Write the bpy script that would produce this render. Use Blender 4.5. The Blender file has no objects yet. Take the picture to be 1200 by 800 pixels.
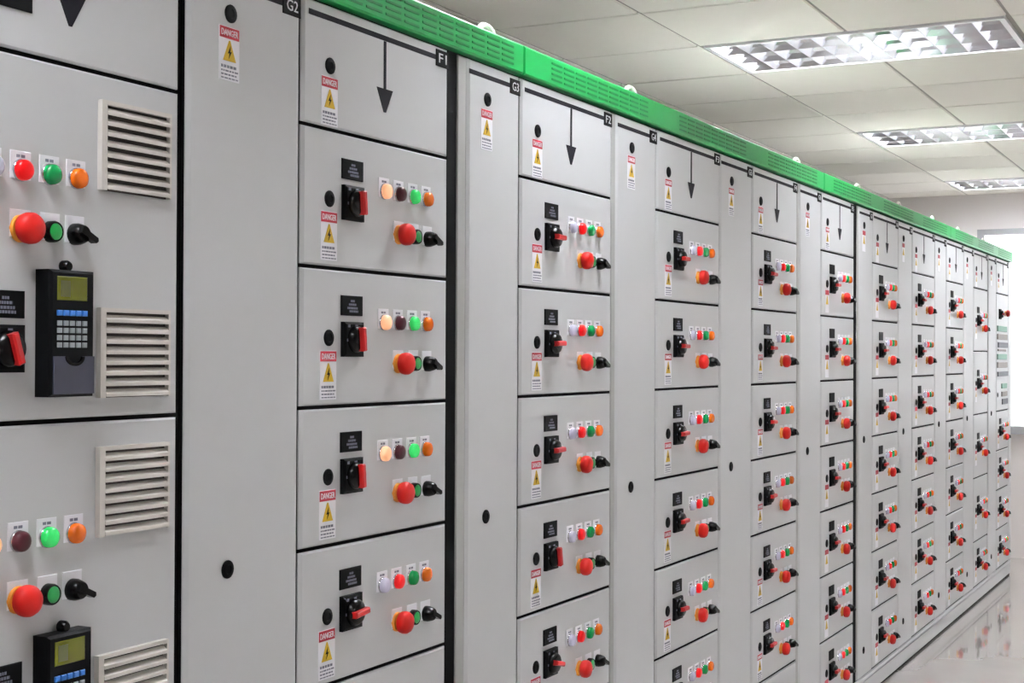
import bpy, math, random
from mathutils import Matrix, Vector
random.seed(7)
scene = bpy.context.scene
COL = scene.collection

# ------------------------------------------------------------------ camera
EYE = 1.45                      # eye height above the floor
FRONT = 1.4903                  # distance from the eye to the cabinet fronts
yaw, pit, rol = 0.477035, 0.0094116, 0.004031
fw = Vector((math.cos(pit)*math.cos(yaw), math.cos(pit)*math.sin(yaw), math.sin(pit)))
rt = fw.cross(Vector((0, 0, 1))).normalized()
up = rt.cross(fw)
rt, up = math.cos(rol)*rt + math.sin(rol)*up, -math.sin(rol)*rt + math.cos(rol)*up
cam_d = bpy.data.cameras.new('camera')
cam = bpy.data.objects.new('camera', cam_d)
COL.objects.link(cam)
cam.matrix_world = Matrix(((rt.x, up.x, -fw.x, 0), (rt.y, up.y, -fw.y, 0), (rt.z, up.z, -fw.z, EYE), (0, 0, 0, 1)))
cam_d.sensor_width = 36.0
cam_d.lens = 36.0*1700/1200
cam_d.clip_start = 0.05
scene.camera = cam

# ------------------------------------------------------------------ world, exposure
world = bpy.data.worlds.new('world')
scene.world = world
world.use_nodes = True
world.node_tree.nodes['Background'].inputs[0].default_value = (0.75, 0.8, 0.9, 1)
world.node_tree.nodes['Background'].inputs[1].default_value = 0.6
vs = scene.view_settings
vs.view_transform = 'Standard'
vs.look = 'None'
vs.exposure = 0.0
vs.gamma = 1.0
vs.use_curve_mapping = False
TUBE_POWER = 130.0               # fluorescent tube emission
WINDOW_POWER = 1.5              # frosted daylight pane
scene.cycles.use_denoising = True
scene.cycles.max_bounces = 10
scene.cycles.diffuse_bounces = 7
scene.cycles.glossy_bounces = 4
scene.cycles.sample_clamp_indirect = 25.0


# ------------------------------------------------------------------ materials
def srgb(r, g, b):
    def f(c):
        c /= 255.0
        return c/12.92 if c <= 0.04045 else ((c+0.055)/1.055)**2.4
    return (f(r), f(g), f(b), 1.0)


def mat(name, col, rough=0.5, metal=0.0, var=0.04, scale=30.0, bump=0.0, bscale=400.0, coat=0.0, spec=0.5, emit=None, estr=0.0, trans=0.0):
    m = bpy.data.materials.new(name)
    m.use_nodes = True
    nt = m.node_tree
    b = nt.nodes['Principled BSDF']
    b.inputs['Roughness'].default_value = rough
    b.inputs['Metallic'].default_value = metal
    b.inputs['Specular IOR Level'].default_value = spec
    b.inputs['Coat Weight'].default_value = coat
    b.inputs['Transmission Weight'].default_value = trans
    tc = nt.nodes.new('ShaderNodeTexCoord')
    nz = nt.nodes.new('ShaderNodeTexNoise')
    nz.inputs['Scale'].default_value = scale
    nz.inputs['Detail'].default_value = 4
    nt.links.new(tc.outputs['Object'], nz.inputs['Vector'])
    mx = nt.nodes.new('ShaderNodeMix')
    mx.data_type = 'RGBA'
    mx.inputs[6].default_value = (col[0]*(1-var), col[1]*(1-var), col[2]*(1-var), 1)
    mx.inputs[7].default_value = (min(1, col[0]*(1+var)), min(1, col[1]*(1+var)), min(1, col[2]*(1+var)), 1)
    nt.links.new(nz.outputs['Fac'], mx.inputs[0])
    nt.links.new(mx.outputs[2], b.inputs['Base Color'])
    if bump:
        n2 = nt.nodes.new('ShaderNodeTexNoise')
        n2.inputs['Scale'].default_value = bscale
        nt.links.new(tc.outputs['Object'], n2.inputs['Vector'])
        bp = nt.nodes.new('ShaderNodeBump')
        bp.inputs['Strength'].default_value = bump
        bp.inputs['Distance'].default_value = 0.001
        nt.links.new(n2.outputs['Fac'], bp.inputs['Height'])
        nt.links.new(bp.outputs['Normal'], b.inputs['Normal'])
    if emit:
        b.inputs['Emission Color'].default_value = emit
        b.inputs['Emission Strength'].default_value = estr
    return m


M = dict(
    paint=mat('light_grey_powder_paint', srgb(189, 191, 193), 0.42, var=0.015, scale=6, bump=0.05, bscale=900),
    body=mat('grey_carcass_paint', srgb(214, 213, 210), 0.6, var=0.02, scale=6),
    post=mat('mid_grey_metal_post', srgb(158, 159, 157), 0.45, var=0.03, scale=8),
    gasket=mat('black_rubber_gasket', srgb(7, 7, 8), 0.8, var=0.1, spec=0.1),
    green=mat('green_gloss_paint', srgb(0, 134, 62), 0.38, var=0.03, scale=5, coat=0.0, spec=0.35),
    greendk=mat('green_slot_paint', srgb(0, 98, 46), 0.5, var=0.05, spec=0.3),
    black=mat('black_plastic', srgb(8, 9, 11), 0.6, var=0.08, scale=80, spec=0.1),
    blackgl=mat('glossy_black_plastic', srgb(5, 5, 6), 0.25, var=0.08, scale=80, spec=0.2),
    vinyl=mat('charcoal_vinyl', srgb(26, 25, 32), 0.7, var=0.06, spec=0.15),
    print=mat('off_white_print', srgb(205, 205, 210), 0.6, var=0.05),
    printdk=mat('grey_print', srgb(110, 112, 128), 0.6, var=0.1),
    printred=mat('faded_red_print', srgb(176, 120, 130), 0.6, var=0.1),
    white=mat('white_label_plastic', srgb(226, 226, 232), 0.5, var=0.02),
    danger=mat('red_label_ink', srgb(172, 28, 50), 0.5, var=0.06, scale=200),
    yellow=mat('yellow_label_ink', srgb(196, 160, 14), 0.5, var=0.05, scale=200),
    redplastic=mat('red_plastic', srgb(176, 14, 6), 0.5, var=0.05, scale=60, spec=0.25),
    redhandle=mat('red_switch_handle', srgb(172, 14, 14), 0.42, var=0.05, scale=60),
    collar=mat('yellow_collar', srgb(208, 132, 30), 0.5, var=0.05),
    lens_white=mat('unlit_white_lens', srgb(190, 188, 210), 0.25, var=0.03, spec=0.6),
    lens_warm=mat('lit_warm_lens', srgb(250, 196, 160), 0.3, emit=srgb(255, 160, 92), estr=0.42),
    lens_dark=mat('unlit_red_lens', srgb(62, 8, 22), 0.3, var=0.1, spec=0.3),
    lens_red=mat('lit_red_lens', srgb(190, 6, 12), 0.3, spec=0.3, emit=srgb(255, 8, 12), estr=0.2),
    lens_green=mat('unlit_green_lens', srgb(0, 136, 66), 0.25, var=0.1, spec=0.35),
    lens_glit=mat('lit_green_lens', srgb(30, 180, 84), 0.25, emit=srgb(60, 235, 110), estr=0.25),
    lens_amber=mat('unlit_amber_lens', srgb(196, 90, 4), 0.25, var=0.12, spec=0.35),
    button_green=mat('green_button_cap', srgb(6, 132, 56), 0.3, var=0.06),
    vent=mat('cream_grey_plastic', srgb(200, 196, 190), 0.5, var=0.02),
    ventdk=mat('dark_filter_mesh', srgb(60, 54, 50), 0.9, var=0.2, scale=300),
    lcd=mat('olive_lcd', srgb(92, 94, 18), 0.25, var=0.1, scale=25),
    lcdseg=mat('dark_lcd_segment', srgb(78, 80, 18), 0.3, var=0.1),
    keygrey=mat('grey_key', srgb(128, 133, 136), 0.4, var=0.06),
    keyblue=mat('blue_key', srgb(36, 100, 176), 0.4, var=0.06),
    flap=mat('slate_blue_plastic', srgb(52, 54, 72), 0.32, var=0.05),
    chrome=mat('polished_chrome', srgb(200, 200, 205), 0.15, metal=1.0, var=0.02),
    plate_green=mat('green_grey_plate', srgb(90, 140, 118), 0.5),
    plate_brown=mat('brown_grey_plate', srgb(120, 112, 104), 0.5),
    plate_dark=mat('dark_slate_plate', srgb(52, 54, 66), 0.5),
    ceiling=mat('warm_white_ceiling_tile', srgb(226, 223, 215), 0.9, var=0.02, scale=12, bump=0.25, bscale=300),
    grid=mat('shadow_grey_ceiling_grid', srgb(150, 146, 140), 0.7, var=0.03),
    wall=mat('pale_wall_paint', srgb(215, 210, 208), 0.75, var=0.015, scale=4, bump=0.1, bscale=200),
    frame=mat('grey_aluminium', srgb(150, 150, 152), 0.4, metal=0.4, var=0.03),
    louvre=mat('satin_aluminium_louvre', srgb(238, 239, 244), 0.12, metal=1.0, var=0.02),
    louvre2=mat('brushed_aluminium_louvre', srgb(240, 241, 245), 0.38, metal=1.0, var=0.02),
    reflector=mat('white_reflector', srgb(235, 235, 238), 0.4, var=0.01),
    tube=mat('fluorescent_tube', srgb(250, 250, 255), 0.4, emit=(0.96, 0.98, 1.0, 1), estr=TUBE_POWER),
    pane=mat('frosted_daylight_pane', srgb(235, 238, 242), 0.3, emit=(0.95, 0.98, 1.0, 1), estr=WINDOW_POWER),
    zinc=mat('bright_zinc_eye', srgb(235, 234, 226), 0.35, var=0.03),
)

# polished, faintly mottled floor
fl = bpy.data.materials.new('polished_epoxy_floor')
fl.use_nodes = True
nt = fl.node_tree
b = nt.nodes['Principled BSDF']
tc = nt.nodes.new('ShaderNodeTexCoord')
n1 = nt.nodes.new('ShaderNodeTexNoise'); n1.inputs['Scale'].default_value = 1.6; n1.inputs['Detail'].default_value = 6
nt.links.new(tc.outputs['Object'], n1.inputs['Vector'])
rp = nt.nodes.new('ShaderNodeValToRGB')
rp.color_ramp.elements[0].position = 0.3; rp.color_ramp.elements[0].color = srgb(176, 170, 164)
rp.color_ramp.elements[1].position = 0.7; rp.color_ramp.elements[1].color = srgb(190, 185, 179)
nt.links.new(n1.outputs['Fac'], rp.inputs[0])
nt.links.new(rp.outputs[0], b.inputs['Base Color'])
mr = nt.nodes.new('ShaderNodeMapRange')
mr.inputs[3].default_value = 0.08; mr.inputs[4].default_value = 0.16
nt.links.new(n1.outputs['Fac'], mr.inputs[0])
nt.links.new(mr.outputs[0], b.inputs['Roughness'])
b.inputs['Coat Weight'].default_value = 1.0
b.inputs['Coat Roughness'].default_value = 0.05
M['floor'] = fl


# ------------------------------------------------------------------ mesh helpers
class MB:
    """collects shapes into one mesh"""
    def __init__(s):
        s.v = []; s.f = []; s.smooth = []

    def add(s, vs, fs, smooth=False):
        o = len(s.v)
        s.v += [tuple(p) for p in vs]
        s.f += [tuple(i+o for i in f) for f in fs]
        s.smooth += [smooth]*len(fs)
        return s

    def box(s, x0, x1, y0, y1, z0, z1):
        vs = [(x, y, z) for x in (x0, x1) for y in (y0, y1) for z in (z0, z1)]
        return s.add(vs, [(0, 1, 3, 2), (4, 6, 7, 5), (0, 4, 5, 1), (2, 3, 7, 6), (0, 2, 6, 4), (1, 5, 7, 3)])

    def plate(s, x0, x1, z0, z1, y_back, y_front, cx=0.003, cz=0.003, cy=0.003):
        """slab facing -y with a chamfered front edge (y_front < y_back)"""
        ym = y_front + cy
        r = [[(x0, y_back, z0), (x1, y_back, z0), (x1, y_back, z1), (x0, y_back, z1)],
             [(x0, ym, z0), (x1, ym, z0), (x1, ym, z1), (x0, ym, z1)],
             [(x0+cx, y_front, z0+cz), (x1-cx, y_front, z0+cz), (x1-cx, y_front, z1-cz), (x0+cx, y_front, z1-cz)]]
        vs = r[0]+r[1]+r[2]
        fs = [(0, 3, 2, 1), (8, 9, 10, 11)]
        for a in (0, 4):
            for i in range(4):
                j = (i+1) % 4
                fs.append((a+i, a+j, a+4+j, a+4+i))
        return s.add(vs, fs)

    def lathe(s, cx, cz, prof, n=20, y=0.0, smooth=True):
        """revolve (radius, protrusion) about an axis along -y through (cx, cz)"""
        vs = []; fs = []
        for r, h in prof:
            for i in range(n):
                a = 2*math.pi*i/n
                vs.append((cx+r*math.cos(a), y-h, cz+r*math.sin(a)))
        for k in range(len(prof)-1):
            for i in range(n):
                j = (i+1) % n
                fs.append((k*n+i, k*n+j, (k+1)*n+j, (k+1)*n+i))
        fs.append(tuple(range((len(prof)-1)*n, len(prof)*n)))
        fs.append(tuple(reversed(range(n))))
        return s.add(vs, fs, smooth)

    def prism(s, pts, y0, y1):
        """polygon in x,z extruded from y0 (back) to y1 (front)"""
        n = len(pts)
        vs = [(x, y0, z) for x, z in pts]+[(x, y1, z) for x, z in pts]
        fs = [tuple(range(n, 2*n)), tuple(reversed(range(n)))]
        for i in range(n):
            j = (i+1) % n
            fs.append((i, j, n+j, n+i))
        return s.add(vs, fs)

    def mesh(s, name, m):
        me = bpy.data.meshes.new(name)
        me.from_pydata(s.v, [], s.f)
        me.polygons.foreach_set('use_smooth', [bool(q) for q in s.smooth])
        me.materials.append(m)
        me.validate()
        import bmesh
        bm = bmesh.new(); bm.from_mesh(me)
        bmesh.ops.recalc_face_normals(bm, faces=bm.faces)
        bm.to_mesh(me); bm.free()
        if any(s.smooth):
            me.set_sharp_from_angle(angle=math.radians(40))
        return me


def put(name, me, parent=None, loc=(0, 0, 0), label=None):
    o = bpy.data.objects.new(name, me)
    COL.objects.link(o)
    o.location = loc
    if parent:
        o.parent = parent
    if label:
        o['label'] = label
    return o


def thing(name, loc, label, cat, group=None):
    o = bpy.data.objects.new(name, None)
    COL.objects.link(o)
    o.location = loc
    o.empty_display_size = 0.05
    o['label'] = label
    o['category'] = cat
    if group:
        o['group'] = group
    return o


def struct(name, me, label=None, loc=(0, 0, 0)):
    o = put(name, me, None, loc)
    o['kind'] = 'structure'
    if label:
        o['label'] = label
    return o


_txt = {}
def text_mesh(txt, w, h, m, depth=0.0006):
    """lettering fitted to w x h, standing in the x,z plane and facing -y, centred on the origin"""
    key = (txt, w, h, m.name)
    if key in _txt:
        return _txt[key]
    cu = bpy.data.curves.new('text', 'FONT')
    cu.body = txt
    cu.resolution_u = 2
    cu.extrude = 0.02
    o = bpy.data.objects.new('text', cu)
    COL.objects.link(o)
    dg = bpy.context.evaluated_depsgraph_get()
    dg.update()
    me = bpy.data.meshes.new_from_object(o.evaluated_get(dg))
    bpy.data.objects.remove(o)
    bpy.data.curves.remove(cu)
    xs = [v.co.x for v in me.vertices]; ys = [v.co.y for v in me.vertices]
    x0, x1, y0, y1 = min(xs), max(xs), min(ys), max(ys)
    for v in me.vertices:
        x = (v.co.x-(x0+x1)/2)*w/(x1-x0)
        z = (v.co.y-(y0+y1)/2)*h/(y1-y0)
        y = -depth*(1 if v.co.z > 0 else 0)
        v.co = (x, y, z)
    me.materials.clear()
    me.materials.append(m)
    me.name = 'lettering'
    _txt[key] = me
    return me


def Z(z):            # height given relative to the eye
    return EYE+z


# ------------------------------------------------------------------ the room
NTH = ['first', 'second', 'third', 'fourth', 'fifth', 'sixth', 'seventh', 'eighth', 'ninth', 'tenth']
X0, XB = -2.4, 11.0
YL, YR = 2.66, -5.60
CEIL = EYE+1.19
TY = 0.57            # tile size across the room
TX = 0.60            # tile size along the room
m = MB().box(X0-0.1, XB+0.1, YR-0.1, YL+0.1, -0.12, 0.0).mesh('floor', M['floor'])
struct('floor', m, 'polished pale grey floor mirroring the cabinets')
struct('wall_left', MB().box(X0-0.1, XB+0.1, YL, YL+0.1, 0.0, CEIL+0.06).mesh('wall_left', M['wall']), 'pale wall behind the cabinets')
struct('wall_right', MB().box(X0-0.1, XB+0.1, YR-0.1, YR, 0.0, CEIL+0.06).mesh('wall_right', M['wall']), 'pale wall across the aisle')
struct('wall_front', MB().box(X0-0.1, X0, YR, YL, 0.0, CEIL+0.06).mesh('wall_front', M['wall']), 'pale wall at the near end of the aisle')
WY0, WY1 = 0.25, 1.82          # window opening across the room
WZ0, WZ1 = Z(-0.50), Z(0.91)
mb = MB()
mb.box(XB, XB+0.12, YR, WY0, 0, CEIL+0.06).box(XB, XB+0.12, WY1, YL, 0, CEIL+0.06)
mb.box(XB, XB+0.12, WY0, WY1, 0, WZ0).box(XB, XB+0.12, WY0, WY1, WZ1, CEIL+0.06)
struct('wall_back', mb.mesh('wall_back', M['wall']), 'pale end wall with a bright frosted window')

win = bpy.data.objects.new('window_1', None)
COL.objects.link(win)
win.location = (XB, (WY0+WY1)/2, WZ0)
win['kind'] = 'structure'
win['label'] = 'bright frosted window in the far end wall'
hw = (WY1-WY0)/2; hh = WZ1-WZ0
put('pane', MB().box(0.05, 0.056, -hw, hw, 0, hh).mesh('pane', M['pane']), win)
put('window_frame', MB().box(-0.012, 0.07, -hw-0.03, hw+0.03, hh-0.018, hh+0.022).box(-0.012, 0.07, -hw-0.03, -hw+0.012, 0, hh-0.018)
    .box(-0.012, 0.07, hw-0.012, hw+0.03, 0, hh-0.018).box(0.02, 0.07, -0.015, 0.015, 0, hh-0.018).mesh('window_frame', M['frame']), win)
put('window_sill', MB().box(-0.05, 0.07, -hw-0.05, hw+0.05, -0.055, 0.0).mesh('window_sill', M['frame']), win)

# suspended ceiling: slab, tiles as pieces, recessed lights in the grid
GX = [4.68+TX*i for i in range(-11, 11)]       # grid lines along the room
GY = [1.925+TY*i for i in range(-13, 2)]        # grid lines across
light_cells = set()
LIGHTS = []
for li in range(-2, 3):
    for row, jy in ((0, 11), (1, 6), (2, 1)):  # second and third rows are out of view, added to brighten the ceiling
        ix = 12+4*li
        if 0 <= ix < len(GX)-1:
            LIGHTS.append((ix, jy))
            light_cells.add((ix, jy)); light_cells.add((ix, jy+1))
slab = MB().box(X0-0.1, XB+0.1, YR-0.1, YL+0.1, CEIL+0.10, CEIL+0.2)
ceil = struct('ceiling', slab.mesh('ceiling', M['ceiling']), 'suspended ceiling of off white square tiles')
gm = MB()
gx_all = [X0]+[g for g in GX if X0 < g < XB]+[XB]
gy_all = [YR]+[g for g in GY if YR < g < YL]+[YL]
for g in gx_all[1:-1]:
    for j in range(len(gy_all)-1):
        gm.box(g-0.012, g+0.012, gy_all[j], gy_all[j+1], CEIL+0.006, CEIL+0.03)
for g in gy_all[1:-1]:
    skip = False
    for i in range(len(gx_all)-1):
        cx = (gx_all[i]+gx_all[i+1])/2
        hit = False
        for (ix, jy) in LIGHTS:
            if GX[ix] < cx < GX[ix+1] and abs(g-GY[jy+1]) < 1e-6:
                hit = True
        if not hit:
            gm.box(gx_all[i], gx_all[i+1], g-0.012, g+0.012, CEIL+0.006, CEIL+0.03)
put('ceiling_grid', gm.mesh('ceiling_grid', M['grid']), ceil)
tile_cache = {}
for i in range(len(gx_all)-1):
    for j in range(len(gy_all)-1):
        a, b_ = gx_all[i], gx_all[i+1]
        c, d = gy_all[j], gy_all[j+1]
        cx, cy = (a+b_)/2, (c+d)/2
        if any(GX[ix] < cx < GX[ix+1] and GY[jy] < cy < GY[jy+2] for ix, jy in LIGHTS):
            continue
        w, h = round(b_-a, 4), round(d-c, 4)
        if (w, h) not in tile_cache:
            e = 0.006
            mb = MB()
            x, y = w/2-e, h/2-e
            t = 0.004
            vs_ = [(-x, -y, .018), (x, -y, .018), (x, y, .018), (-x, y, .018), (-x, -y, t), (x, -y, t), (x, y, t), (-x, y, t),
                   (-x+t, -y+t, 0), (x-t, -y+t, 0), (x-t, y-t, 0), (-x+t, y-t, 0)]
            fs_ = [(0, 1, 2, 3), (8, 11, 10, 9)]
            for q in (0, 4):
                for k in range(4):
                    l = (k+1) % 4
                    fs_.append((q+k, q+4+k, q+4+l, q+l))
            tile_cache[(w, h)] = mb.add(vs_, fs_).mesh('ceiling_tile', M['ceiling'])
        put('ceiling_tile', tile_cache[(w, h)], ceil, (cx, cy, CEIL+random.uniform(-0.0008, 0.0008)))

# louvred fluorescent fittings
LX, LY = TX-0.03, 2*TY-0.03
fr = MB()
fr.box(-LX/2, LX/2, -LY/2, -LY/2+0.02, -0.004, 0.02).box(-LX/2, LX/2, LY/2-0.02, LY/2, -0.004, 0.02)
fr.box(-LX/2, -LX/2+0.02, -LY/2+0.02, LY/2-0.02, -0.004, 0.02).box(LX/2-0.02, LX/2, -LY/2+0.02, LY/2-0.02, -0.004, 0.02)
L_frame = fr.mesh('frame', M['reflector'])
hs = MB().box(-LX/2, LX/2, -LY/2, LY/2, 0.088, 0.094)
hs.box(-LX/2, -LX/2+0.006, -LY/2, LY/2, 0.02, 0.088).box(LX/2-0.006, LX/2, -LY/2, LY/2, 0.02, 0.088)
hs.box(-LX/2, LX/2, -LY/2, -LY/2+0.006, 0.02, 0.088).box(-LX/2, LX/2, LY/2-0.006, LY/2, 0.02, 0.088)
L_house = hs.mesh('housing', M['reflector'])
NX, NY = 3, 11
ix_, iy_ = LX-0.04, LY-0.04


def blade_y(length):   # runs along y, thick at the top and thin at the lower edge
    pr = [(-0.0175, .047), (0.0175, .047), (0.0068, .022), (0.0015, 0), (-0.0015, 0), (-0.0068, .022)]
    n_ = len(pr)
    return MB().add([(x, -length/2, z) for x, z in pr]+[(x, length/2, z) for x, z in pr],
                    [tuple(range(n_)), tuple(reversed(range(n_, 2*n_)))]+[(k, (k+1) % n_, n_+(k+1) % n_, n_+k) for k in range(n_)])


def blade_x(length):
    mb_ = blade_y(length)
    mb_.v = [(y, x, z) for x, y, z in mb_.v]
    return mb_


hb = []
for sx in (-1, 1):
    mb = MB()
    pr = [(0.0, 0.0), (0.0, .047), (-sx*0.0175, .047), (-sx*0.0068, .022), (-sx*0.0015, 0.0)]
    n_ = len(pr)
    mb.add([(x, -iy_/2, z) for x, z in pr]+[(x, iy_/2, z) for x, z in pr],
           [tuple(range(n_)), tuple(reversed(range(n_, 2*n_)))]+[(k, (k+1) % n_, n_+(k+1) % n_, n_+k) for k in range(n_)])
    hb.append(mb.mesh('side_reflector', M['louvre']))
L_side = hb
L_long = blade_y(iy_).mesh('louvre_blade', M['louvre'])
L_cross = blade_x(ix_/NX-0.003).mesh('louvre_blade', M['louvre2'])
tb = MB()
nseg = 10
vs_ = []
for yy in (-LY/2+0.03, LY/2-0.03):
    for i in range(nseg):
        a = 2*math.pi*i/nseg
        vs_.append((0.013*math.cos(a), yy, 0.013*math.sin(a)))
tb.add(vs_, [tuple(range(nseg)), tuple(reversed(range(nseg, 2*nseg)))]+[(i, (i+1) % nseg, nseg+(i+1) % nseg, nseg+i) for i in range(nseg)], True)
L_tube = tb.mesh('tube', M['tube'])
light_label = {(0, 12): 'louvred fluorescent ceiling light nearest the camera, largest of three in view',
               (0, 16): 'louvred fluorescent ceiling light between the nearest and the farthest one',
               (0, 20): 'small farthest louvred fluorescent ceiling light, close to the end wall'}
for (ix, jy) in LIGHTS:
    cx, cy = (GX[ix]+GX[ix+1])/2, (GY[jy]+GY[jy+2])/2
    row = 0 if jy == 11 else 1
    side = ('over the cabinet fronts, closer than those in view', 'in the added unseen second row across the aisle', 'in the added unseen third row across the aisle')[row if jy != 1 else 2]
    lab = light_label.get((row, ix), 'louvred fluorescent ceiling light %s, %s along' % (side, NTH[(ix-4)//4]))
    t = thing('ceiling_light', (cx, cy, CEIL), lab, 'light', 'louvred ceiling lights')
    put('frame', L_frame, t)
    put('housing', L_house, t)
    for k in range(3):
        put('tube', L_tube, t, ((k-1)*ix_/3, 0, 0.066))
    for k in (0, 1):
        put('side_reflector', L_side[k], t, ((k-0.5)*ix_, 0, 0.0))
    for k in range(1, NX):
        put('louvre_blade', L_long, t, (-ix_/2+k*ix_/NX, 0, 0.0))
    for k in range(1, NY):
        for q in range(NX):
            put('louvre_blade', L_cross, t, (-ix_/2+(q+0.5)*ix_/NX, -iy_/2+k*iy_/NY, 0.0))

# ------------------------------------------------------------------ cabinets
H1 = 0.4058                      # top seam of the drawers, relative to the eye
DP = 0.25                        # drawer pitch
BOT = H1-7*DP                    # lower edge of the drawers
TOPZ = 0.628                     # upper edge of the doors
DEPTH = 0.60
GREEN0, GREEN1 = 0.634, 0.700
# (cabinet left, narrow door left, wide column left, wide column right)
SEC = [(1.7700, 1.7760, 2.0807, 2.5928), (2.6000, 2.6750, 2.9234, 3.4402), (3.4440, 3.4720, 3.7585, 4.2806),
       (4.2840, 4.2870, 4.6087, 5.1239), (5.1280, 5.1560, 5.4490, 5.9439), (5.9480, 6.0300, 6.2700, 6.7595),
       (6.7630, 6.7670, 7.0680, 7.5990), (7.6030, 7.6070, 7.9160, 8.4130), (8.4170, 8.4210, 8.7400, 9.2200), (9.2500, 9.2540, 9.5500, 10.0400)]
RIGHT = [SEC[i+1][0]-0.002 for i in range(9)]+[10.155]
NTH = ['first', 'second', 'third', 'fourth', 'fifth', 'sixth', 'seventh', 'eighth', 'ninth', 'tenth']

lock_me = MB().lathe(0, 0, [(0.0150, 0), (0.0150, 0.002), (0.0135, 0.0032), (0.0075, 0.0032), (0.0068, 0.0018)], 18).mesh('lock', M['black'])


def warning_label(parent, x, z, sc=1.0):
    """white sticker, top centre at x, z"""
    k = ('warn', sc)
    if k not in _txt:
        w, h = 0.052*sc, 0.088*sc
        pl = MB().plate(-w/2, w/2, -h, 0, 0, -0.0008, 0.0004, 0.0004, 0.0004).mesh('warning_label', M['white'])
        hd = MB().plate(-w/2+0.001, w/2-0.001, -0.0195*sc, -0.001, -0.0007, -0.0013, .0003, .0003, .0003).mesh('red_header', M['danger'])
        tri = MB().prism([(-0.0165*sc, -0.056*sc), (0.0165*sc, -0.056*sc), (0.0015*sc, -0.0225*sc), (-0.0015*sc, -0.0225*sc)], -0.0007, -0.0014).mesh('warning_triangle', M['yellow'])
        bolt = MB().prism([(0.002*sc, -0.031*sc), (-0.005*sc, -0.044*sc), (-0.0005*sc, -0.043*sc), (-0.003*sc, -0.053*sc), (0.005*sc, -0.040*sc), (0.001*sc, -0.041*sc)], -0.0013, -0.0019).mesh('lightning_mark', M['black'])
        pr = MB()
        rnd = random.Random(3)
        for r, (zz, hh_) in enumerate(((-0.063, 0.0045), (-0.071, 0.0025), (-0.077, 0.0025), (-0.083, 0.002))):
            xx = -0.021
            while xx < 0.018:
                ww = rnd.uniform(0.003, 0.009)
                pr.box(xx*sc, min(xx+ww, 0.022)*sc, -0.0013, -0.0007, (zz-hh_)*sc, zz*sc)
                xx += ww+0.0022
        _txt[k] = (pl, hd, tri, bolt, pr.mesh('small_print', M['printdk']), text_mesh('DANGER', w*0.82, 0.0105*sc, M['white']))
    pl, hd, tri, bolt, pr, tx = _txt[k]
    return pl, hd, tri, bolt, pr, tx, x, z, sc


def add_warning(parent, x, z, sc=1.0, depth=2, fine=True):
    pl, hd, tri, bolt, pr, tx, x, z, sc = warning_label(parent, x, z, sc)
    if depth == 2:                      # label is a part, its marks are sub-parts
        o = put('warning_label', pl, parent, (x, 0, z))
        p, off = o, (0, 0)
    else:                               # parent is already a part: marks stay on the same level
        put('warning_label', pl, parent, (x, 0, z))
        p, off = parent, (x, z)
    put('red_header', hd, p, (off[0], 0, off[1]))
    put('warning_triangle', tri, p, (off[0], 0, off[1]))
    if fine:
        put('lightning_mark', bolt, p, (off[0], 0, off[1]))
        put('small_print', pr, p, (off[0], 0, off[1]))
        put('lettering', tx, p, (off[0], -0.0013, off[1]-0.0102*sc))


def mimic(parent, x0, x1, z, tag, tagw, arrow_x=None):
    """black single-line diagram strip, tag plate with lettering, optional feeder arrow; marks of one panel"""
    put('mimic_line', MB().plate(x0, x1-tagw, z-0.005, z+0.005, 0, -0.001, .0005, .0005, .0005).mesh('mimic_line', M['vinyl']), parent)
    put('name_tag', MB().plate(x1-tagw, x1, z-0.017, z+0.017, 0, -0.002, .001, .001, .001).mesh('name_tag', M['black']), parent)
    put('lettering', text_mesh(tag, tagw*0.62, 0.019, M['print']), parent, (x1-tagw/2, -0.002, z))
    if arrow_x is not None:
        a = MB().box(arrow_x-0.0042, arrow_x+0.0042, -0.001, 0, 0.508, z-0.006)
        a.prism([(arrow_x-0.0285, 0.508), (arrow_x-0.004, 0.463), (arrow_x+0.004, 0.463), (arrow_x+0.0285, 0.508)], 0, -0.001)
        put('feeder_arrow', a.mesh('feeder_arrow', M['vinyl']), parent)


def eye_bolt_mesh():
    mb_ = MB()
    R_, r_ = 0.020, 0.0058
    n, k = 18, 8
    vs_ = []
    for i in range(n):
        a = 2*math.pi*i/n
        for j in range(k):
            b_ = 2*math.pi*j/k
            vs_.append((1.7*(R_+r_*math.cos(b_))*math.cos(a), r_*math.sin(b_), 0.080+(R_+r_*math.cos(b_))*math.sin(a)))
    fs_ = [(i*k+j, ((i+1) % n)*k+j, ((i+1) % n)*k+(j+1) % k, i*k+(j+1) % k) for i in range(n) for j in range(k)]
    mb_.add(vs_, fs_, True)
    for (r0, z0, r1, z1) in ((0.018, 0, 0.018, 0.010), (0.012, 0.010, 0.009, 0.060)):
        vs_ = [(r0*math.cos(2*math.pi*i/14), r0*math.sin(2*math.pi*i/14), z0) for i in range(14)]+[(r1*math.cos(2*math.pi*i/14), r1*math.sin(2*math.pi*i/14), z1) for i in range(14)]
        mb_.add(vs_, [(i, (i+1) % 14, 14+(i+1) % 14, 14+i) for i in range(14)]+[tuple(range(14, 28)), tuple(reversed(range(14)))], True)
    return mb_.mesh('lifting_eye', M['zinc'])


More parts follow.
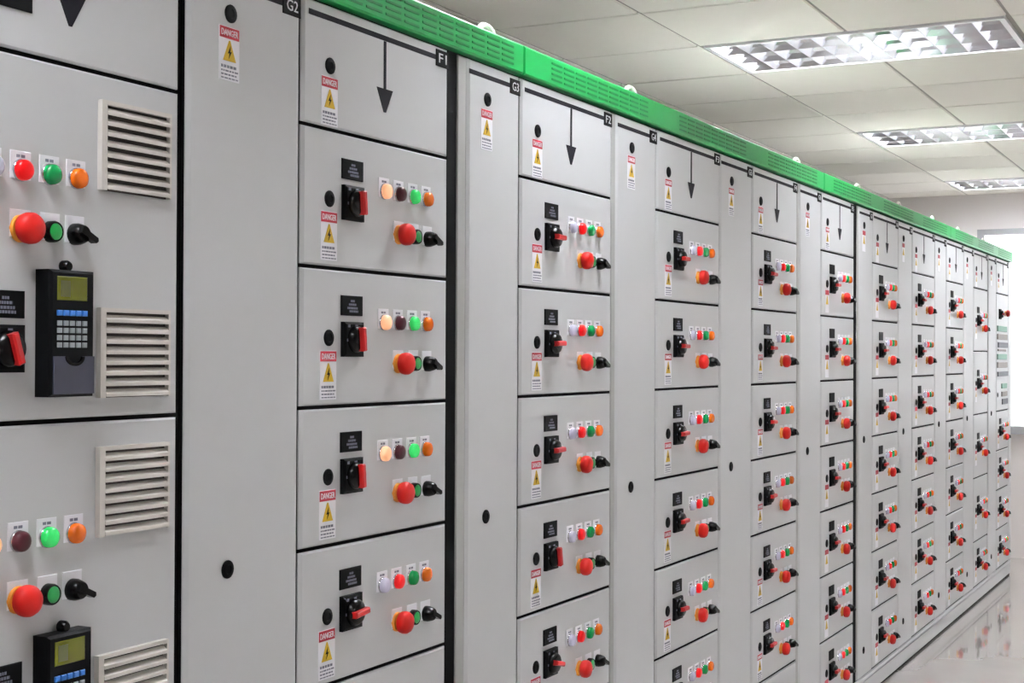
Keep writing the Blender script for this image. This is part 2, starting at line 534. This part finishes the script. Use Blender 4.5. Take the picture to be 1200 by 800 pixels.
EYEBOLT = eye_bolt_mesh()
EYES = [2.83, 3.66, 5.25, 6.16, 6.95, 7.74, 8.46, 9.30, 10.08]
NTAG = ['G2', 'G3', 'G4', 'G5', 'G6', 'G7', 'G8', 'G9', 'G10', 'G11']
WTAG = ['F1', 'F2', 'F3', 'F4', 'F5', 'F6', 'F7', 'F8', 'F9', 'F10']
TH = 0.020       # door thickness
CAB_LABEL = ['grey switchgear cabinet whose narrow door has a tag reading G2, beside the keypad cabinet']
for i in range(1, 9):
    CAB_LABEL.append('grey switchgear cabinet with narrow door and arrow panel, %s from the keypad cabinet' % NTH[i])
CAB_LABEL.append('grey switchgear cabinet at the far end of the row, with stacked name plates')


def cabinet(i):
    cl, nl, wl, wr = SEC[i]
    cr = RIGHT[i]
    nr = wl-0.006
    t = thing('switchgear_cabinet', (cl, FRONT, 0), CAB_LABEL[i], 'cabinet', 'row of grey switchgear cabinets')
    dz = EYE
    # carcass, dark face behind the doors, plinth
    put('carcass', MB().box(0, cr-cl, TH+0.004, DEPTH, 0.076, dz+0.632).mesh('carcass', M['body']), t)
    put('plinth', MB().box(0, cr-cl, 0.003, DEPTH, 0.014, 0.076).mesh('plinth', M['paint']), t)
    put('foot_strip', MB().box(0, cr-cl, 0.010, DEPTH, 0.0, 0.014).mesh('foot_strip', M['gasket']), t)
    put('gasket', MB().box(0, cr-cl, 0.007, TH+0.004, dz+BOT-0.004, dz+TOPZ+0.003).mesh('gasket', M['gasket']), t)
    # rail under the doors
    put('bottom_rail', MB().plate(0.001, cr-cl-0.001, 0.080, dz+BOT-0.005, TH+0.004, 0.0, .004, .004, .004).mesh('bottom_rail', M['paint']), t)
    if nl-cl > 0.02:
        pw = 0.026 if nl-cl < 0.05 else (0.036 if i == 1 else 0.020)
        put('corner_post', MB().plate(nl-cl-pw, nl-cl-0.001, dz+BOT, dz+TOPZ, TH+0.004, 0.003, .002, .002, .002).mesh('corner_post', M['post']), t)
    if cr-wr > 0.03:
        put('corner_post', MB().plate(wr-cl+0.004, cr-cl, dz+BOT, dz+TOPZ, TH+0.004, 0.0, .004, .004, .004).mesh('corner_post', M['paint']), t)
    # narrow cable door
    w = nr-nl
    d = put('cable_door', MB().plate(0, w, BOT, TOPZ, 0.006, -0.0, .010, .003, .004).mesh('cable_door', M['paint']), t, (nl-cl, 0, dz))
    fx = min(0.36*w, 0.105)
    for z in (0.553, -0.349, -1.235):
        put('lock', lock_me, d, (fx, 0, z))
    add_warning(d, fx-0.003, 0.531, 1.0, depth=1, fine=i < 5)
    mimic(d, 0.006, w-0.001, 0.602, NTAG[i], min(0.052, 0.2*w))
    # arrow panel over the drawers
    w = wr-wl
    p = put('arrow_panel', MB().plate(0, w, H1+0.0035, TOPZ, 0.006, -0.0, .008, .003, .004).mesh('arrow_panel', M['paint']), t, (wl-cl, 0, dz))
    put('lock', lock_me, p, (0.084, 0, 0.519))
    add_warning(p, 0.083, 0.499, 1.0, depth=1, fine=i < 5)
    mimic(p, 0.018, w-0.002, 0.605, WTAG[i], 0.050, 0.268)
    return t


CABS = [cabinet(i) for i in range(10)]
# covers where the lowest drawers lie outside the picture
for i, k in ((0, 5), (1, 6)):
    cl, nl, wl, wr = SEC[i]
    put('lower_cover', MB().plate(0, wr-wl, BOT, H1-k*DP-0.0035, 0.006, 0.0, .008, .003, .004).mesh('lower_cover', M['paint']), CABS[i], (wl-cl, 0, EYE))

# ------------------------------------------------------------------ controls shared by the drawers
LAMP_R = 0.0145
bezel_me = MB().lathe(0, 0, [(0.0152, 0), (0.0152, 0.003), (0.0145, 0.0042), (0.0120, 0.0042)], 18).mesh('indicator_lamp', M['chrome'])
def lens(mn):
    return MB().lathe(0, 0, [(0.0142, 0.003), (0.0142, 0.0095), (0.0132, 0.0125), (0.0100, 0.0145), (0.005, 0.0153)], 18).mesh('lens', M[mn])
LENS = {k: lens('lens_'+k) for k in ('white', 'warm', 'dark', 'red', 'green', 'glit', 'amber')}
plate_me = MB().plate(-0.0185, 0.0185, -0.012, 0.026, 0, -0.0012, .0006, .0006, .0006).mesh('label_plate', M['white'])
pp = MB()
for (a, b_, c, d) in ((-0.008, -0.002, 0.017, 0.021), (0.0, 0.007, 0.017, 0.021)):
    pp.box(a, b_, -0.0017, -0.0011, c, d)
plate_print = pp.mesh('small_print', M['printdk'])
collar_me = MB().lathe(0, 0, [(0.0188, 0), (0.0188, 0.003), (0.0175, 0.006), (0.013, 0.006), (0.0125, 0.014)], 22).mesh('collar', M['collar'])
mush_me = MB().lathe(0, 0, [(0.0135, 0.010), (0.0205, 0.012), (0.0216, 0.017), (0.0212, 0.024), (0.0180, 0.0295), (0.0110, 0.0325), (0.004, 0.0335)], 24).mesh('emergency_stop', M['redplastic'])
btn_ring = MB().lathe(0, 0, [(0.0150, 0), (0.0150, 0.010), (0.0138, 0.013), (0.0118, 0.013), (0.0118, 0.009)], 20).mesh('push_button', M['blackgl'])
btn_cap = MB().lathe(0, 0, [(0.0115, 0.008), (0.0115, 0.0125), (0.0095, 0.0140), (0.005, 0.0145)], 20).mesh('button_cap', M['button_green'])
sel_me = MB().lathe(0, 0, [(0.0155, 0), (0.0155, 0.008), (0.0145, 0.012), (0.0125, 0.019), (0.0110, 0.021)], 20).mesh('selector_switch', M['blackgl'])
lv = MB()
ca, sa = math.cos(math.radians(-25)), math.sin(math.radians(-25))
def rot(x, z): return (x*ca-z*sa, x*sa+z*ca)
for pts, y0, y1 in (([(-0.012, -0.0048), (0.020, -0.0042), (0.0225, 0), (0.020, 0.0042), (-0.012, 0.0048)], -0.016, -0.027),):
    lv.prism([rot(x, z) for x, z in pts], y0, y1)
lever_me = lv.mesh('lever', M['blackgl'])
sw_base = MB().plate(-0.033, 0.033, -0.032, 0.032, 0, -0.010, .005, .005, .003).mesh('rotary_switch', M['black'])
sw_knob = MB().lathe(0, 0, [(0.0245, 0.010), (0.0245, 0.016), (0.021, 0.022), (0.017, 0.024)], 22).mesh('knob', M['blackgl'])
hd = MB().add([(-0.021, -0.018, -0.0062), (0.021, -0.018, -0.0062), (0.021, -0.018, 0.0062), (-0.021, -0.018, 0.0062),
               (-0.022, -0.030, -0.0056), (0.022, -0.030, -0.0056), (0.022, -0.030, 0.0056), (-0.022, -0.030, 0.0056),
               (-0.020, -0.033, -0.0035), (0.020, -0.033, -0.0035), (0.020, -0.033, 0.0035), (-0.020, -0.033, 0.0035)],
              [(0, 3, 2, 1), (8, 9, 10, 11)]+[(q+k, q+(k+1) % 4, q+4+(k+1) % 4, q+4+k) for q in (0, 4) for k in range(4)])
handle_me = hd.mesh('handle', M['redhandle'])
sp = MB()
for a, b_, c, d in ((-0.024, -0.017, 0.022, 0.027), (0.0, 0.008, 0.023, 0.027), (-0.027, -0.020, -0.004, 0.001)):
    sp.box(a, b_, -0.0106, -0.0098, c, d)
sw_print = sp.mesh('switch_marks', M['printdk'])
name_me = MB().plate(-0.035, 0.035, -0.0185, 0.0185, 0, -0.003, .0012, .0012, .0012).mesh('name_plate', M['black'])
np_ = MB()
for zz, x0, x1 in ((0.0085, -0.006, 0.006), (0.002, -0.012, 0.012), (-0.0045, -0.017, 0.016), (-0.0105, -0.010, 0.018)):
    x = x0
    rr = random.Random(int((zz+1)*9999))
    while x < x1:
        ww = rr.uniform(0.002, 0.005)
        np_.box(x, min(x+ww, x1), -0.0036, -0.0029, zz-0.002, zz+0.002)
        x += ww+0.0014
name_print = np_.mesh('engraved_print', M['printdk'])
LAMPX = (0.266, 0.318, 0.371, 0.422)
BTNX = (0.320, 0.376, 0.428)
panel_cache = {}


def drawer(loc, w, h, label, lamps, ang, ztop_off=0.0, fine=True, cat='drawer', group=None, zshift=0.0):
    """withdrawable unit; loc is the lower left corner of its front"""
    t = thing('drawer_unit', loc, label, cat, group)
    k = (round(w, 3), round(h, 3))
    if k not in panel_cache:
        panel_cache[k] = MB().plate(0, w, 0.0035, h-0.0035, 0.0065, -0.0, .008, .003, .004).mesh('front_panel', M['paint'])
    put('front_panel', panel_cache[k], t)
    s = w/0.512
    z0 = h-zshift                # reference height, top of a standard unit
    put('lock', lock_me, t, (0.084*s, 0, z0-0.126))
    add_warning(t, 0.083*s, z0-0.149, 1.0, depth=2, fine=fine)
    o = put('name_plate', name_me, t, (0.157*s, 0, z0-0.066))
    if fine:
        put('engraved_print', name_print, o)
    o = put('rotary_switch', sw_base, t, (0.156*s, 0, z0-0.128))
    put('knob', sw_knob, o)
    hdl = put('handle', handle_me, o, label='red switch handle')
    hdl.rotation_euler = (0, math.radians(ang), 0)
    if fine:
        put('switch_marks', sw_print, o)
    for x, ln in zip(LAMPX, lamps):
        o = put('indicator_lamp', bezel_me, t, (x*s, 0, z0-0.0945))
        put('lens', LENS[ln], o, label={'warm': 'glowing warm white lens', 'dark': 'dark unlit red lens', 'glit': 'glowing green lens', 'red': 'bright red lens',
                                        'green': 'green lens', 'amber': 'amber lens', 'white': 'pale lavender white lens'}[ln])
        o2 = put('label_plate', plate_me, o)
        if fine:
            put('small_print', plate_print, o)
    o = put('emergency_stop', mush_me, t, (BTNX[0]*s, 0, z0-0.173))
    put('collar', collar_me, o, label='yellow collar')
    put('label_plate', plate_me, o)
    o = put('push_button', btn_ring, t, (BTNX[1]*s, 0, z0-0.173))
    put('button_cap', btn_cap, o, label='green button cap')
    put('label_plate', plate_me, o)
    o = put('selector_switch', sel_me, t, (BTNX[2]*s, 0, z0-0.174))
    put('lever', lever_me, o)
    put('label_plate', plate_me, o)
    return t


STD = ('white', 'red', 'green', 'amber')
RUN = ('warm', 'dark', 'glit', 'amber')
ROW = ['topmost', 'second down', 'third down', 'fourth down', 'fifth down', 'sixth down', 'lowest']
for c in range(8):
    cl, nl, wl, wr = SEC[c]
    nrow = {0: 5, 1: 6}.get(c, 7)
    for r in range(nrow):
        ang, lamps = 0.0, STD
        if c == 0 and r < 3:
            ang, lamps = 85.0, RUN
        elif c == 0:
            ang = -6.0
        if c == 1 and r == 3:
            ang = 80.0
        if c == 1 and r == 4:
            ang = 14.0
        if ang == 0.0:
            ang = random.uniform(-3, 3)
        look = 'glowing green lamp' if lamps is RUN else ('upright red handle' if ang > 45 else 'level red handle')
        lab = 'grey drawer with %s, %s in %s drawer column from left' % (look, ROW[r], NTH[c])
        drawer((wl, FRONT, Z(H1-(r+1)*DP)), wr-wl, DP, lab, lamps, ang, fine=c < 4, group='drawers in the %s drawer column' % NTH[c])
# ninth column: four tall units and a standard one
cl, nl, wl, wr = SEC[8]
hts = [0.372, 0.372, 0.372, 0.372, H1+1.3442-4*0.372]
z = H1
for r, h in enumerate(hts):
    z -= h
    lab = 'grey %s drawer with level red handle, %s in ninth drawer column from left' % ('tall' if r < 4 else 'short', ['topmost', 'second down', 'third down', 'fourth down', 'lowest'][r])
    drawer((wl, FRONT, Z(z)), wr-wl, h, lab, STD, random.uniform(-4, 4), fine=False, group='drawers in the ninth drawer column', zshift=0.062 if r < 4 else 0.0)
# tenth column: metering compartment with stacked plates, then four units
cl, nl, wl, wr = SEC[9]
W = wr-wl
mt = thing('metering_compartment', (wl, FRONT, Z(H1-3*DP)), 'grey compartment door with stacked green, brown and dark plates at far end of row', 'compartment')
put('front_panel', MB().plate(0, W, 0.0035, 3*DP-0.0035, 0.0065, 0, .008, .003, .004).mesh('front_panel', M['paint']), mt)
zt = 3*DP-H1                      # converts eye-relative heights to local ones
put('lock', lock_me, mt, (0.05, 0, -0.24+zt))
o = put('rotary_switch', sw_base, mt, (0.13, 0, 0.275+zt)); put('knob', sw_knob, o); put('handle', handle_me, o)
o = put('emergency_stop', mush_me, mt, (0.34, 0, 0.285+zt)); put('collar', collar_me, o); put('label_plate', plate_me, o)
for zz, x0, x1, hgt, mn in ((0.182, 0.03, 0.40, 0.036, 'plate_green'), (0.130, 0.03, 0.42, 0.036, 'plate_brown'), (0.078, 0.06, 0.44, 0.034, 'plate_dark'), (0.045, 0.05, 0.36, 0.014, 'plate_brown'),
                            (0.002, 0.03, 0.40, 0.036, 'plate_green'), (-0.050, 0.03, 0.42, 0.036, 'plate_brown'), (-0.108, 0.04, 0.46, 0.030, 'plate_dark'),
                            (-0.186, 0.20, 0.40, 0.032, 'plate_green'), (-0.238, 0.20, 0.42, 0.032, 'plate_brown'), (-0.287, 0.22, 0.44, 0.036, 'plate_dark')):
    put('name_plate', MB().plate(x0, x1, zz+zt-hgt/2, zz+zt+hgt/2, 0, -0.006, .002, .002, .002).mesh('name_plate', M[mn]), mt)
for r in range(4):
    lab = 'grey drawer with level red handle, %s under the plates in tenth drawer column' % ['topmost', 'second down', 'third down', 'lowest'][r]
    drawer((wl, FRONT, Z(H1-(r+4)*DP)), W, DP, lab, STD, random.uniform(-4, 4), fine=False, group='drawers in the tenth drawer column')

# ------------------------------------------------------------------ green canopy strips along the top
slots_seg = None
CAN = [(1.20, 2.9180), (2.9220, 5.4490), (5.4530, 7.9780), (7.9820, 10.155)]
CLAB = ['green slotted canopy strip above the cabinets nearest the camera', 'green slotted canopy strip starting right of the nearest strip, second along',
        'green slotted canopy strip third along from the camera', 'green slotted canopy strip at the far end of the cabinet row']
for k, (a, b_) in enumerate(CAN):
    t = thing('canopy_strip', (a, FRONT, Z(GREEN0)), CLAB[k], 'canopy', 'green canopy strips on the cabinets')
    L = b_-a
    hgt = GREEN1-GREEN0
    put('canopy_panel', MB().plate(0, L, 0.0, hgt, 0.016, -0.010, .003, .004, .003).mesh('canopy_panel', M['green']), t)
    for e in EYES:
        if a < e < b_:
            put('lifting_eye', EYEBOLT, t, (e-a, 0.040, -0.002))
    sl = MB()
    n = int(L/0.838+0.5)
    blk = L/n
    for q in range(n):
        for r in range(4):
            x = q*blk+0.14
            while x < (q+1)*blk-0.10:
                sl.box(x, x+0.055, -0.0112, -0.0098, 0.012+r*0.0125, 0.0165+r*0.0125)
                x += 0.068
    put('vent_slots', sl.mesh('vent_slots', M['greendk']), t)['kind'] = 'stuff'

# ------------------------------------------------------------------ keypad (drive) cabinet at the near end
KL, KR = 1.20, 1.762
kc = thing('drive_cabinet', (KL, FRONT, 0), 'grey cabinet with keypads and vent grilles nearest the camera at left', 'cabinet')
put('carcass', MB().box(0, 1.767-KL, TH+0.004, DEPTH, 0.076, Z(0.632)).mesh('carcass', M['body']), kc)
put('plinth', MB().box(0, 1.767-KL, 0.003, DEPTH, 0.014, 0.076).mesh('plinth', M['paint']), kc)
put('foot_strip', MB().box(0, 1.767-KL, 0.010, DEPTH, 0.0, 0.014).mesh('foot_strip', M['gasket']), kc)
put('gasket', MB().box(0, 1.767-KL, 0.007, TH+0.004, Z(BOT)-0.004, Z(TOPZ)+0.003).mesh('gasket', M['gasket']), kc)
put('bottom_rail', MB().plate(0.001, 1.766-KL, 0.080, Z(BOT)-0.005, TH+0.004, 0.0, .004, .004, .004).mesh('bottom_rail', M['paint']), kc)
W = KR-KL-0.006
p = put('arrow_panel', MB().plate(0, W, H1+0.0035, TOPZ, 0.006, 0.0, .006, .003, .003).mesh('arrow_panel', M['paint']), kc, (0, 0, EYE))
a = MB().box(1.5265-KL-0.0042, 1.5265-KL+0.0042, -0.001, 0, 0.507, 0.600)
a.prism([(1.4975-KL, 0.507), (1.5215-KL, 0.460), (1.5275-KL, 0.460), (1.5555-KL, 0.507)], 0, -0.001)
put('feeder_arrow', a.mesh('feeder_arrow', M['vinyl']), p)
put('name_plate', MB().plate(1.33-KL, 1.452-KL, 0.463, 0.512, 0, -0.003, .001, .001, .001).mesh('name_plate', M['black']), p)
put('engraved_print', name_print, p, (1.405-KL, 0, 0.490))
put('mimic_line', MB().plate(0.02, W-0.05, 0.600, 0.610, 0, -0.001, .0005, .0005, .0005).mesh('mimic_line', M['vinyl']), p)
put('lower_cover', MB().plate(0, W, BOT, -0.588, 0.006, 0.0, .006, .003, .003).mesh('lower_cover', M['paint']), kc, (0, 0, EYE))

# vent grille: hood frame, dark filter and eight slanted slats
VW, VH, VD = 0.150, 0.130, 0.009
vf = MB()
vf.box(0, 0.011, -VD, 0, 0, VH).box(VW-0.004, VW, -VD, 0, 0, VH).box(0.011, VW-0.004, -VD, 0, VH-0.006, VH)
vent_frame = vf.mesh('vent_grille', M['vent'])
vent_back = MB().box(0.011, VW-0.004, -0.0015, 0, 0.0, VH-0.006).mesh('filter', M['ventdk'])
sl = MB()
x0, x1 = 0.011, VW-0.004
sl.add([(x0, -VD-0.001, 0.0), (x1, -VD-0.001, 0.0), (x1, -VD-0.001, 0.0052), (x0, -VD-0.001, 0.0052), (x0, -0.0012, 0.0085), (x1, -0.0012, 0.0085), (x1, -0.0012, 0.0115), (x0, -0.0012, 0.0115)],
       [(0, 1, 2, 3), (4, 7, 6, 5), (0, 4, 5, 1), (3, 2, 6, 7), (0, 3, 7, 4), (1, 5, 6, 2)])
vent_slat = sl.mesh('slat', M['vent'])

# hand-held style drive keypad
kp_body = MB().plate(0, 0.085, 0, 0.175, 0, -0.028, .004, .004, .004).mesh('keypad', M['black'])
kp_screen = MB().plate(0.012, 0.069, 0.133, 0.166, -0.027, -0.0288, .001, .001, .0005).mesh('screen', M['lcd'])
kp_seg = MB().box(0.018, 0.036, -0.0292, -0.0286, 0.138, 0.160).mesh('screen_digits', M['lcdseg'])
kp_key = MB().plate(-0.0042, 0.0042, -0.0035, 0.0035, -0.027, -0.0305, .001, .001, .001).mesh('key', M['keygrey'])
kp_bkey = MB().plate(-0.0048, 0.0048, -0.0038, 0.0038, -0.027, -0.0305, .001, .001, .001).mesh('key', M['keyblue'])
pts = [(0.005, 0.004), (0.082, 0.004), (0.082, 0.056)]
for i in range(9):
    an = math.pi*i/8
    pts.append((0.0435+0.017*math.cos(an), 0.056-0.012*math.sin(an)))
pts.append((0.005, 0.056))
kp_flap = MB().prism(pts, -0.027, -0.0300).mesh('flap', M['flap'])
kp_knob = MB().lathe(0.045, 0.181, [(0.0085, 0.006), (0.0085, 0.014), (0.006, 0.018)], 16).mesh('cradle_knob', M['blackgl'])
arc = MB()
n = 12
o_ = [(0.0435+0.018*math.cos(math.pi*i/n), 0.0555-0.013*math.sin(math.pi*i/n)) for i in range(n+1)]
i_ = [(0.0435+0.014*math.cos(math.pi*i/n), 0.0555-0.009*math.sin(math.pi*i/n)) for i in range(n, -1, -1)]
arc.prism(o_+i_, -0.027, -0.032)
kp_arc = arc.mesh('finger_rim', M['blackgl'])


def drive_unit(ztop, zbot, label, lamps, ang):
    t = thing('drive_unit', (KL, FRONT, Z(zbot)), label, 'compartment', 'keypad compartments')
    put('front_panel', MB().plate(0, W, 0.0035, ztop-zbot-0.0035, 0.0065, 0.0, .006, .003, .003).mesh('front_panel', M['paint']), t)
    q = lambda x, z: (x-KL, 0, ztop-zbot-H1+z)        # measured on the upper unit
    for x, ln in zip((1.382, 1.434, 1.486, 1.537), lamps):
        o = put('indicator_lamp', bezel_me, t, q(x, 0.247))
        put('lens', LENS[ln], o)
        put('label_plate', plate_me, o)
        put('small_print', plate_print, o)
    o = put('emergency_stop', mush_me, t, q(1.434, 0.168)); put('collar', collar_me, o); put('label_plate', plate_me, o)
    o = put('push_button', btn_ring, t, q(1.488, 0.168)); put('button_cap', btn_cap, o); put('label_plate', plate_me, o)
    o = put('selector_switch', sel_me, t, q(1.535, 0.168)); put('lever', lever_me, o); put('label_plate', plate_me, o)
    o = put('name_plate', name_me, t, q(1.407, 0.0655)); put('engraved_print', name_print, o)
    o = put('rotary_switch', sw_base, t, q(1.405, 0.006)); put('knob', sw_knob, o); put('switch_marks', sw_print, o)
    h_ = put('handle', handle_me, o, label='red switch handle'); h_.rotation_euler = (0, math.radians(ang), 0)
    k = put('keypad', kp_body, t, q(1.463, -0.060), label='black keypad with olive screen')
    put('screen', kp_screen, k); put('screen_digits', kp_seg, k); put('flap', kp_flap, k); put('cradle_knob', kp_knob, k); put('finger_rim', kp_arc, k)
    for c in range(5):
        put('key', kp_bkey, k, (0.0165+c*0.0118, 0, 0.1155))
        for r in range(4):
            put('key', kp_key, k, (0.0165+c*0.0118, 0, 0.1015-r*0.0100))
    for zz in (0.236, -0.064):
        v = put('vent_grille', vent_frame, t, q(1.580, zz))
        put('filter', vent_back, v)
        for s in range(8):
            put('slat', vent_slat, v, (0, 0, 0.0015+s*0.01535))
    return t


drive_unit(H1, -0.0945, 'upper grey keypad compartment with glowing red lamp and two vent grilles, at left edge', STD, 72)
drive_unit(-0.0945, -0.588, 'lower grey keypad compartment with glowing green lamp, cut by the bottom left corner', RUN, 72)
